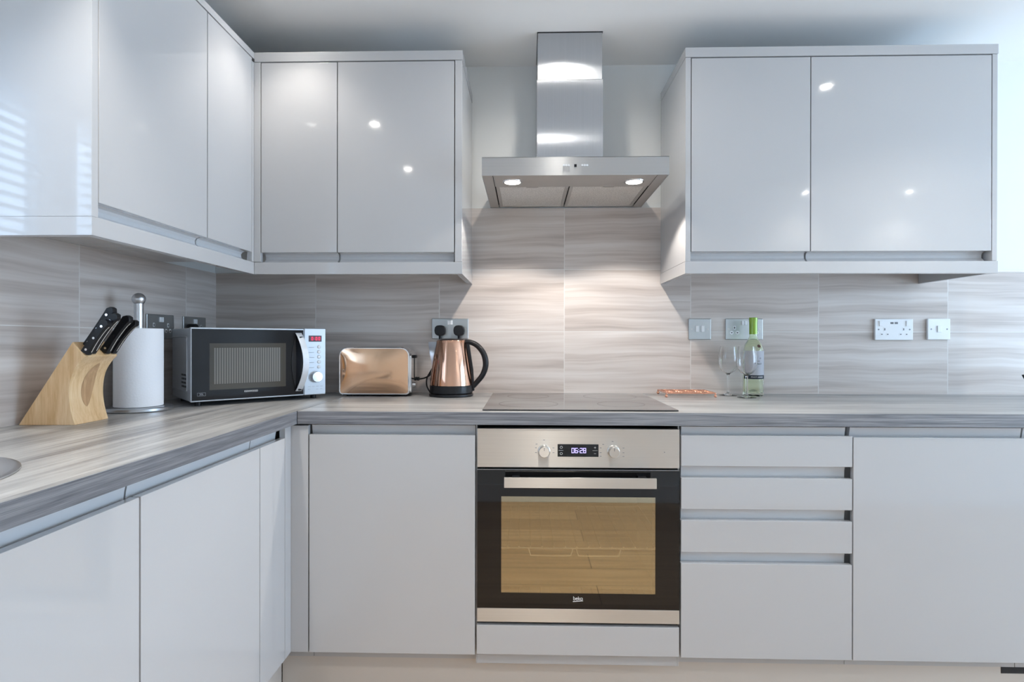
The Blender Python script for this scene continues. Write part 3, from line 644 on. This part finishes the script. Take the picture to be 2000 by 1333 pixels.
# ------------------------------------------------------------------ knife block with five knives
KB = (-.812, -.905, WZT); KR = math.radians(2)
t = thing('knife_block', 'beech wood knife block leaning right at the left end of the counter', 'knife block', KB, KR)
def kprof(s0):
    c = [(0, 0), (-.010, .035), (-.0145, .0775), (-.009, .120), (.006, .150), (.0245, .1705)]
    fr = [(p.x, p.y) for p in spline([(a, b, 0) for a, b in c], 6)]
    return fr
fr = kprof(0)
body = [(-.139, .0)] + [( -.139+.004, 0)] + fr + [(-.0080, .2070)]
body = [(-.139, 0)] + fr + [(-.0060, .2068)]
MB().prism(body, 'Y', 0, .118, .0018, 2).build('block_body', BEECH, t, local=True)
# lens-shaped finger recess drawn on the right-hand face
lens = [(-.001 + .0, 0)]
cur = [(.0150, .160), (.004, .140), (-.0030, .105), (-.0035, .070)]
def onface(z):
    for (a, b), (c, d) in zip(fr, fr[1:]):
        if b <= z <= d: return a+(c-a)*(z-b)/(d-b)
    return 0
tb = bmesh.new(); A = []; B = []
for i in range(17):
    q = i/16; z = .040+.112*q; wdt = .024*math.sin(PI*q)**.6; yc = .055+.020*q; x = onface(z)+.0006
    A.append(tb.verts.new((x, yc-wdt, z))); B.append(tb.verts.new((x, yc+wdt*.75, z)))
for i in range(16): tb.faces.new((A[i], B[i], B[i+1], A[i+1]))
lo = MB(); lo.add(tb).build('grip_inlay', BEECH2, t, local=True)
# slots on the top face
T1, T2 = Vector((-.0060, 0, .2068)), Vector((.0245, 0, .1705)); dtop = (T2-T1).normalized(); ntop = Vector((.766, 0, .643))
lean = Vector((.553, 0, .833)).normalized()
KM = Matrix.Translation(KB) @ Matrix.Rotation(KR, 4, 'Z')
def knife(q, y, L_, hw, label, curve=0.0):
    base = T1+(T2-T1)*q+Vector((0, y, 0)); bw = KM @ base
    k = thing('kitchen_knife', label, 'knife', bw, KR, group='black riveted knives in the block')
    ax = lean; sd = Vector((ax.z, 0, -ax.x))      # sd: towards the edge side (right/down)
    n_ = 14; th = .0085; tb = bmesh.new(); rings = []
    for i in range(n_+1):
        u = i/n_; wl_ = hw*(1.0 - .10*math.sin(PI*min(1, u*1.1)) ); wr = hw*(1.0-.28*math.sin(PI*min(1, u*1.05))+ .25*max(0, u-.8)/.2)
        if u > .93: s = math.sqrt(max(.02, 1-((u-.93)/.075)**2)); wl_ *= s; wr *= s
        if u < .05: wl_ *= .93; wr *= .93
        c = ax*(u*L_+.002)+sd*(curve*u*u)
        ring = []
        for a, b in ((-1, -.6), (-.8, -1), (.8, -1), (1, -.6), (1, .6), (.8, 1), (-.8, 1), (-1, .6)):
            ring.append(tb.verts.new(c+sd*(a*(wr if a > 0 else wl_))+Vector((0, b*th, 0))))
        rings.append(ring)
    for i in range(n_):
        for j in range(8): tb.faces.new((rings[i][j], rings[i+1][j], rings[i+1][(j+1) % 8], rings[i][(j+1) % 8]))
    tb.faces.new(rings[0][::-1]); tb.faces.new(rings[-1])
    MB().add(tb).build('handle', BLACK, k, local=True, angle=50)
    for u in (.12, .47, .83):
        c = ax*(u*L_)+sd*(curve*u*u)
        MB().cyl(c+Vector((0, -th-.0006, 0)), c+Vector((0, th+.0006, 0)), .0030, n=16).build('rivet', CHROME, k, local=True)
    tg = MB(); c0 = ax*.004+sd*(hw*.92); pts_ = []
    e = [ax*(u*L_)+sd*(curve*u*u+hw*(1.0-.28*math.sin(PI*min(1, u*1.05))+.25*max(0, u-.8)/.2)+.0003) for u in [i/10 for i in range(1, 10)]]
    tg.tube(e, .0010, 6).build('tang', CHROME, k, local=True)
knife(.80, .011, .097, .0112, 'black-handled knife at the front of the block, shortest of the left group')
knife(.74, .030, .116, .0108, 'black-handled knife just behind the frontmost one', .002)
knife(.34, .036, .116, .0108, 'black-handled knife with the highest handle end, third from the front')
knife(.76, .079, .112, .0118, 'thick black-handled knife, second from the kitchen roll side', .002)
knife(.80, .104, .104, .0096, 'slender curved black knife handle nearest the kitchen roll', .007)

# ------------------------------------------------------------------ kitchen roll holder
PX, PY = -.862, -.602
t = thing('kitchen_roll_holder', 'stainless steel kitchen roll stand with a ball-topped rod', 'kitchen roll holder', (PX, PY, WZT))
MB().lathe([(0, .0005), (.088, .0005), (.0905, .003), (.0905, .010), (.087, .0125), (0, .0125)], (PX, PY, WZT), n=64).build('base', SATIN, t)
MB().cyl((PX, PY, WZT+.0125), (PX, PY, WZT+.325), .0125, n=32).build('rod', SATIN, t)
MB().ball((PX, PY, WZT+.334), .0185).build('finial', SATIN, t)
t = thing('kitchen_roll', 'white paper towel roll standing on the steel stand', 'kitchen roll', (PX, PY, WZT+.013))
MB().lathe([(.0195, .0005), (.063, .0005), (.0642, .002), (.0642, .231), (.063, .2325), (.0195, .2325)], (PX, PY, WZT+.0130), n=64, close=True).build('paper', PAPERM, t)
MB().lathe([(.0185, .0), (.0194, .0), (.0194, .2330), (.0185, .2330)], (PX, PY, WZT+.0130), n=32, close=True).build('core', simple('cardboard', (.35, .25, .17), rough=.8), t)

# ------------------------------------------------------------------ microwave
FLc = Vector((-.747, -.531, WZT)); ang = math.atan2(.299, .3197)
t = thing('microwave_oven', 'silver and black microwave standing diagonally in the corner', 'microwave', FLc, ang)
Wm, Hm, Dm, zb = .4377, .2365, .275, .015
MB().box(.002, Wm-.002, .020, Dm, zb, zb+Hm-.002, .004, 3).build('housing', SILVER, t, local=True)
# pressed panel on the left side
pr_ = MB(); z0, z1, y0, y1 = zb+.03, zb+Hm-.03, .055, Dm-.01
pr_.tube(spline([(.0018, y1, z1), (.0018, y0+.02, z1), (.0018, y0+.004, z1-.012), (.0018, y0, z1-.035), (.0018, y0, z0+.02), (.0018, y0+.004, z0+.004), (.0018, y0+.02, z0), (.0018, y1, z0)], 6), .0022, 8).build('side_ridge', SILVER, t, local=True)
vt = MB()
for j in range(4):
    for i in range(5): vt.cyl((.0012, .068+i*.0135+(j % 2)*.006, zb+.045+j*.0125), (.0025, .068+i*.0135+(j % 2)*.006, zb+.045+j*.0125), .0036, n=12)
vt.build('vent_hole', DARK, t, local=True)
# door
SX = .3585
fr_ = MB(); fr_.box(0, SX-.0006, 0, .0195, zb, zb+Hm, .003, 2)
df = fr_.build('door_frame', SILVER, t, local=True)
MB().box(.0032, SX-.0030, -.0012, .0012, zb+.0045, zb+Hm-.0050, .0006).build('door_glass', MWGLASS, df, local=True)
MB().box(.0537, .2941, -.0016, -.0009, zb+.0360, zb+.1856).build('door_window', simple('smoked_glass', (.060, .054, .045), rough=.05, spec=.32), df, local=True)
MB().box(.0671, .2766, -.0019, -.0014, zb+.0684-.014, zb+.1708).build('screen_mesh', MESHM, df, local=True)
hd = MB(); hp = []
for i in range(21):
    q = i/20; bow = math.sin(PI*q); hp.append((.3345+.0165*bow, -.012-.028*bow**.7, zb+.0175+.2035*q))
tb = bmesh.new(); rg_ = []
for (x, y, z) in hp:
    rg_.append([tb.verts.new(p) for p in ((x-.011, y, z), (x+.009, y-.003, z), (x+.0105, y+.004, z), (x-.009, y+.007, z))])
for a, b_ in zip(rg_, rg_[1:]):
    for j in range(4): tb.faces.new((a[j], b_[j], b_[(j+1) % 4], a[(j+1) % 4]))
tb.faces.new(rg_[0][::-1]); tb.faces.new(rg_[-1])
hd.add(tb).build('door_handle', simple('silver_handle', (.72, .75, .80), rough=.28, metal=.6), df, local=True)
for q in (.06, .94):
    x, y, z = hp[int(q*20)]; MB().box(x-.006, x+.006, y, 0, z-.008, z+.008, .001).build('handle_mount', BLACK, df, local=True)
ap = MB(); pts_ = [(.3270+.0020*math.sin(PI*i/14), zb+.024+.19*i/14) for i in range(15)]+[(.3270-.014*math.sin(PI*i/14), zb+.024+.19*i/14) for i in range(13, 0, -1)]
ap.prism(pts_, 'Y', -.0040, -.0010).build('handle_recess', DARK, df, local=True)
text('brand_logo', 'KENWOOD', .0078, PRINT, df, Matrix.Translation((.180, -.0015, zb+.0262)) @ FRONT, spacing=1.05)
bx = MB(); bx.box(.0186, .0425, -.0016, -.0009, zb+.0185, zb+.0192).box(.0186, .0425, -.0016, -.0009, zb+.0283, zb+.0290).box(.0186, .0192, -.0016, -.0009, zb+.0185, zb+.0290).box(.0419, .0425, -.0016, -.0009, zb+.0185, zb+.0290)
bx.build('capacity_badge', FAINT, df, local=True)
text('badge_text', '20L', .0085, FAINT, df, Matrix.Translation((.0305, -.0015, zb+.0237)) @ FRONT)
# control panel
MB().box(SX+.0002, Wm, 0, .0195, zb, zb+Hm+.0015, .003, 2).build('control_panel', SILVER, t, local=True)
dp = MB().box(.3750, .4222, -.0012, .0008, zb+.1905, zb+.2125, .0004).build('clock_display', REDG, t, local=True)
digits(MB(), '0:00', .3840, -.0013, zb+.1955, .0120, .0105, .0017, .0004).build('clock_digits', LEDR, dp, local=True)
for i in range(5):
    MB().lathe([(0, 0), (.0062, 0), (.0062, .0022), (.005, .0034), (0, .0040)], n=24, M=Matrix.Translation((.4127, .0005, zb+.1717-i*.0180)) @ Matrix.Rotation(PI/2, 4, 'X')).build('push_button', WHITE, t, local=True)
lb = MB()
for i in range(5): lb.box(.376, .394, -.0003, .0006, zb+.169-i*.0180, zb+.1705-i*.0180)
for i in range(4):
    lb.box(.372+i*.015, .382+i*.015, -.0003, .0006, zb+.0295, zb+.0305)
    if i != 1: lb.box(.372+i*.015, .380+i*.015, -.0003, .0006, zb+.0195, zb+.0205)
lb.build('panel_print', FAINT, t, local=True)
MB().lathe([(0, 0), (.0205, 0), (.0195, .014), (.018, .0165), (0, .0172)], n=40, M=Matrix.Translation((.4015, .0005, zb+.0645)) @ Matrix.Rotation(PI/2, 4, 'X')).build('timer_knob', simple('knob_silver', (.66, .69, .73), rough=.25, metal=.7), t, local=True)
for x, y in ((.03, .04), (Wm-.03, .04), (.03, Dm-.04), (Wm-.03, Dm-.04)):
    MB().cyl((x, y, .0005), (x, y, zb+.002), .010, n=20).build('foot', BLACK, t, local=True)

# ------------------------------------------------------------------ toaster
TX0, TX1, TY0, TY1, TZ0, TZ1 = -.3985, -.1345, -.172, -.030, .918, 1.0925
t = thing('toaster', 'polished copper and chrome two-slice toaster', 'toaster', ((TX0+TX1)/2, (TY0+TY1)/2, WZT))
def rrect(x0, x1, z0, z1, rt, rb, n=7):
    P = []
    for cx_, cz_, r_, a0 in ((x1-rt, z1-rt, rt, 0), (x0+rt, z1-rt, rt, 90), (x0+rb, z0+rb, rb, 180), (x1-rb, z0+rb, rb, 270)):
        for i in range(n+1):
            a = math.radians(a0+90*i/n); P.append((cx_+r_*math.cos(a), cz_+r_*math.sin(a)))
    out = []
    for p, q in zip(P, P[1:]+P[:1]):
        k = max(1, int(math.hypot(q[0]-p[0], q[1]-p[1])/.012)); out += [(p[0]+(q[0]-p[0])*j/k, p[1]+(q[1]-p[1])*j/k) for j in range(k)]
    return out
def frontonly(e): return max(e.verts[0].co.y, e.verts[1].co.y) < TY0+.0035
MB().prism(rrect(TX0, TX1, TZ0, TZ1, .030, .010), 'Y', TY0+.003, TY1, .002, 2).build('body_shell', CHROME, t)
# slightly bulged copper face
tb = bmesh.new(); nx, nz = 24, 16; P_ = rrect(TX0+.005, TX1-.005, TZ0+.004, TZ1-.003, .027, .009)
rings = []; cx_, cz_ = (TX0+TX1)/2, (TZ0+TZ1)/2; hx_, hz_ = (TX1-TX0)/2-.005, (TZ1-TZ0)/2-.0035
for k in range(14):
    sc = 1 if k < 2 else 1-((k-1)/12)**1.3*.985
    ring = []
    for a, b in P_:
        x, z = cx_+(a-cx_)*sc, cz_+(b-cz_)*sc; u, v = (x-cx_)/hx_, (z-cz_)/hz_
        dy = -.004 if k == 0 else .0006+.0085*(1-min(1, abs(u))**3)*(1-min(1, abs(v))**2.6)
        ring.append(tb.verts.new((x, TY0-dy, z)))
    rings.append(ring)
nn = len(P_)
for a, b_ in zip(rings, rings[1:]):
    for j in range(nn): tb.faces.new((a[j], b_[j], b_[(j+1) % nn], a[(j+1) % nn]))
tb.faces.new(rings[-1])
MB().add(tb).build('front_panel', COPPER, t, angle=60)
MB().box(TX0+.045, TX1-.045, TY0+.035, TY0+.062, TZ1-.001, TZ1+.0008).build('bread_slot', DARK, t)
MB().box(TX0+.045, TX1-.045, TY0+.085, TY0+.112, TZ1-.001, TZ1+.0008).build('bread_slot', DARK, t)
MB().prism([(y, z) for y, z in rrect(TY0+.012, TY1-.010, TZ0+.006, TZ1-.020, .02, .006)], 'X', TX1-.001, TX1+.006, .0015).build('end_cap', CHROME, t)
MB().box(TX1+.0055, TX1+.0072, TY0+.064, TY0+.076, TZ0+.05, TZ1-.028).build('lever_slot', BLACK, t)
MB().box(TX1+.0055, TX1+.015, TY0+.056, TY0+.084, TZ1-.040, TZ1-.028, .003).build('lever', BLACK, t)
MB().cyl((TX1+.006, TY0+.070, TZ0+.032), (TX1+.012, TY0+.070, TZ0+.032), .0095, n=24).build('browning_dial', CHROME, t)
for x in (TX0+.03, TX1-.03):
    for y in (TY0+.028, TY1-.02): MB().cyl((x, y, WZT+.0005), (x, y, TZ0+.002), .010, n=16).build('foot', BLACK, t)
MB().box(TX0+.012, TX1-.012, TY0+.010, TY1-.006, WZT+.004, TZ0+.001, .001).build('base_tray', BLACK, t)

# ------------------------------------------------------------------ kettle
KX, KY = .0180, -.130
t = thing('electric_kettle', 'copper-coloured jug kettle with black handle and base', 'kettle', (KX, KY, WZT))
bs = MB().lathe([(0, .0005), (.081, .0005), (.0835, .003), (.0830, .0085), (.079, .0115), (0, .0115)], (KX, KY, WZT), n=64).build('power_base', BLACK, t)
MB().lathe([(0, .0118), (.0780, .0118), (.0815, .0145), (.0815, .0405), (.0800, .0420), (0, .0420)], (KX, KY, WZT), n=64).build('lower_band', BLACK, t)
prof = [(.0800, .0421)] + [(.0805-.0250*(i/20)**1.35, .0425+.1665*i/20) for i in range(21)] + [(.0545, .2110), (.050, .2125), (0, .2130)]
prof.insert(0, (0, .0421))
MB().lathe(prof, (KX, KY, WZT), n=72).build('body', COPPERK, t)
MB().lathe([(0, .2132), (.047, .2132), (.048, .2145), (.044, .2165), (0, .2175)], (KX, KY, WZT), n=48).build('lid', BLACK, t)
# spout: wedge on the left
tb = bmesh.new()
def brd(z): return .0805-.0250*((z-.0425)/.1665)**1.35
S = []
for z, ext, hw in ((.205, .031, .018), (.190, .027, .021), (.170, .020, .020), (.150, .013, .016), (.130, .006, .011), (.115, .001, .006)):
    r_ = brd(z); S.append([tb.verts.new((KX-math.sqrt(max(0, r_*r_-hw*hw))+.004, KY-hw, WZT+z)), tb.verts.new((KX-r_-ext, KY-.003, WZT+z)), tb.verts.new((KX-r_-ext, KY+.003, WZT+z)), tb.verts.new((KX-math.sqrt(max(0, r_*r_-hw*hw))+.004, KY+hw, WZT+z))])
for a, b_ in zip(S, S[1:]):
    for j in range(3): tb.faces.new((a[j], a[j+1], b_[j+1], b_[j]))
tb.faces.new(S[0]); tb.faces.new(S[-1][::-1])
MB().add(tb).build('spout', SATIN, t, angle=50)
hp = spline([(KX+.050, KY-.0, WZT+.205), (KX+.072, KY, WZT+.204), (KX+.100, KY, WZT+.190), (KX+.124, KY, WZT+.158), (KX+.131, KY, WZT+.118), (KX+.119, KY, WZT+.080), (KX+.094, KY, WZT+.048), (KX+.083, KY, WZT+.036)], 7)
n_ = len(hp); MB().tube(hp, [.0115-.0025*abs(2*i/(n_-1)-1) for i in range(n_)], 16, flat=1.25).build('handle', BLACK, t, angle=60)
MB().prism([(KX+.054, WZT+.209), (KX+.068, WZT+.205), (KX+.0835, WZT+.100), (KX+.0885, WZT+.020), (KX+.0800, WZT+.020), (KX+.0770, WZT+.090), (KX+.066, WZT+.150)], 'Y', KY-.009, KY+.009, .002).build('handle_strip', BLACK, t)
# cables
t = thing('power_cable', 'black cable looping from the kettle base behind the kettle', 'cable', (-.06, -.06, WZT))
MB().tube(spline([(KX-.088, -.078, WZT+.006), (KX-.092, -.066, WZT+.008), (-.090, -.045, WZT+.030), (-.092, -.032, WZT+.060), (-.078, -.026, WZT+.088), (-.058, -.022, WZT+.125), (-.045, -.020, WZT+.170), (-.0418, -.0195, WZT+.2125)], 8), .0030, 10).build('flex', RUBBER, t)
t = thing('power_cable', 'black cable running from the toaster side up to the socket', 'cable', (-.1, -.06, 1.0))
MB().tube(spline([(TX1+.0075, -.050, .9685), (TX1+.022, -.048, .9690), (-.098, -.040, .9725), (-.078, -.034, .985), (-.060, -.030, 1.02), (-.020, -.026, 1.07), (.020, -.022, 1.10), (.0338, -.0195, 1.1225)], 8), .0030, 10).build('flex', RUBBER, t)
MB().box(TX1+.0072, TX1+.016, -.058, -.042, .962, .976, .002).build('strain_relief', BLACK, t)

# ------------------------------------------------------------------ copper trivet
t = thing('wire_trivet', 'copper wire trivet on little ball feet between hob and wine glasses', 'trivet', (.912, -.095, WZT))
x0, x1, y0, y1, zt = .822, 1.002, -.165, -.030, WZT+.0165
m = MB(); m.tube([(x0, y0, zt), (x1, y0, zt), (x1, y1, zt), (x0, y1, zt)], .0024, 8, closed=False).tube([(x0, y1, zt), (x0, y0, zt)], .0024, 8)
m.build('outer_frame', COPPERW, t)
m = MB()
for i in range(1, 5): x = x0+(x1-x0)*i/5; m.tube([(x, y0, zt), (x, y1, zt)], .0016, 8)
for i in range(1, 4): y = y0+(y1-y0)*i/4; m.tube([(x0, y, zt+.0015), (x1, y, zt+.0015)], .0016, 8)
for i in range(5):
    for j in range(4):
        cx_, cy_ = x0+(x1-x0)*(i+.5)/5, y0+(y1-y0)*(j+.5)/4
        m.tube([(cx_+.015*math.cos(a*PI/8), cy_+.014*math.sin(a*PI/8), zt+.001) for a in range(16)], .0013, 6, closed=True)
m.build('wire_pattern', COPPERW, t)
for x in (x0, x1):
    for y in (y0, y1):
        lg = MB(); lg.cyl((x, y, WZT+.006), (x, y, zt+.002), .0028, n=12).ball((x, y, WZT+.0060), .0055, 12); lg.build('foot', COPPERW, t)

# ------------------------------------------------------------------ wine bottle and glasses
BX, BY = 1.170, -.088
t = thing('wine_bottle', 'pale green wine bottle with bright green capsule and white label', 'bottle', (BX, BY, WZT))
ou = [(0, .0006), (.032, .0006), (.0365, .004), (.0372, .010), (.0372, .165), (.0360, .180), (.0310, .196), (.0225, .210), (.0165, .220), (.0142, .232), (.0138, .262), (.0138, .296)]
inn = [(.0105, .296), (.0110, .262), (.0112, .234), (.0135, .221), (.0195, .209), (.0280, .195), (.0328, .180), (.0342, .165), (.0342, .014), (.028, .012), (.012, .022), (0, .026)]
MB().lathe(ou+inn, (BX, BY, WZT), n=56).build('glass_body', GREENG, t)
MB().lathe([(.0141, .236), (.0146, .236), (.0146, .284), (.0156, .286), (.0156, .292), (.0150, .293), (.0150, .2985), (.0140, .2995), (0, .2995), (0, .2985), (.0141, .2975)], (BX, BY, WZT), n=40).build('capsule', CAPS, t)
def arc_patch(r, z0, z1, a0, a1, m, name, n=28):
    tb = bmesh.new(); A = []; 
    for i in range(n+1):
        a = math.radians(a0+(a1-a0)*i/n); A.append([tb.verts.new((BX+r*math.cos(a), BY+r*math.sin(a), WZT+z)) for z in (z0, z1)])
    for p, q in zip(A, A[1:]): tb.faces.new((p[0], q[0], q[1], p[1]))
    ret = bmesh.ops.solidify(tb, geom=tb.faces[:], thickness=.0002)
    return MB().add(tb).build(name, m, t)
arc_patch(.0375, .081, .173, 190, 350, LABEL, 'front_label')
arc_patch(.0377, .0665, .0812, 190, 350, simple('navy_band', (.02, .03, .05), rough=.5), 'label_band')
for s, sz, z, m_, nm in (('PINOT GRIGIO', .0072, .0738, PRINT, 'band_text'), ('P    G', .0085, .1450, INK, 'label_text'), ('DRY', .0050, .1340, INK, 'label_text'), ('PINOT', .0085, .1235, INK, 'label_text')):
    o = text(nm, s, sz, m_, t, Matrix.Identity(4)); BI = wm(t).inverted()
    for v in o.data.vertices:
        x_, y_, z_ = v.co; a = -PI/2+(x_+(.006 if nm == 'label_text' else .002))/.038; r_ = .0380+max(0, z_)
        v.co = (r_*math.cos(a), r_*math.sin(a), y_+z)
m = MB(); a = math.radians(-75)
m.lathe([(0, 0), (.0065, 0), (.0065, .0012), (0, .0018)], n=24, M=Matrix.Translation((BX+.0325*math.cos(a), BY+.0325*math.sin(a), WZT+.1905)) @ Vector((math.cos(a), math.sin(a), .55)).to_track_quat('Z', 'Y').to_matrix().to_4x4())
m.build('shoulder_seal', simple('burgundy_seal', (.06, .025, .02), rough=.4), t)
def glass(x, y, s, label):
    t = thing('wine_glass', label, 'glass', (x, y, WZT), group='empty wine glasses in front of the bottle')
    o = [(0, .0006), (.030, .0006), (.0335, .0012), (.0335, .0022), (.020, .0048), (.008, .0085), (.0046, .014), (.0040, .030), (.0040, .070), (.0050, .080), (.010, .086), (.022, .094), (.0315, .110), (.0355, .130), (.0350, .152), (.0315, .175), (.0285, .190)]
    i = [(.0273, .190), (.0303, .175), (.0338, .152), (.0343, .130), (.0303, .111), (.0205, .0965), (.008, .0900), (0, .0890)]
    P = [(p.x, p.y) for p in spline([(a*s, b, 0) for a, b in o[5:]], 3)]
    MB().lathe([(a*s, b) for a, b in o[:5]]+P+[(a*s, b) for a, b in i], (x, y, WZT), n=56).build('glass', GLASSK, t, angle=60)
glass(1.0775, -.082, 1.0, 'empty stemmed wine glass, the left one, nearer the trivet')
glass(1.1150, -.168, 1.0, 'empty stemmed wine glass, the right one, overlapping the bottle')
# far right edge: tip of a dark ornament
t = thing('pointed_leaf_ornament', 'tip of a dark leaf-shaped ornament just entering at the right edge', 'ornament', (2.16, -.20, WZT))
MB().lathe([(0, .0006), (.030, .0006), (.032, .004), (.012, .012), (.006, .03), (.0, .031)], (2.16, -.20, WZT), n=32).build('stand', DARK, t)
MB().prism([(2.080, 1.0005), (2.12, 1.005), (2.175, .985), (2.19, .955), (2.165, .935), (2.12, .948), (2.095, .975)], 'Y', -.206, -.194, .003).tube([(2.16, -.2, .94), (2.16, -.2, .960)], .005).build('leaf', BLACK, t)
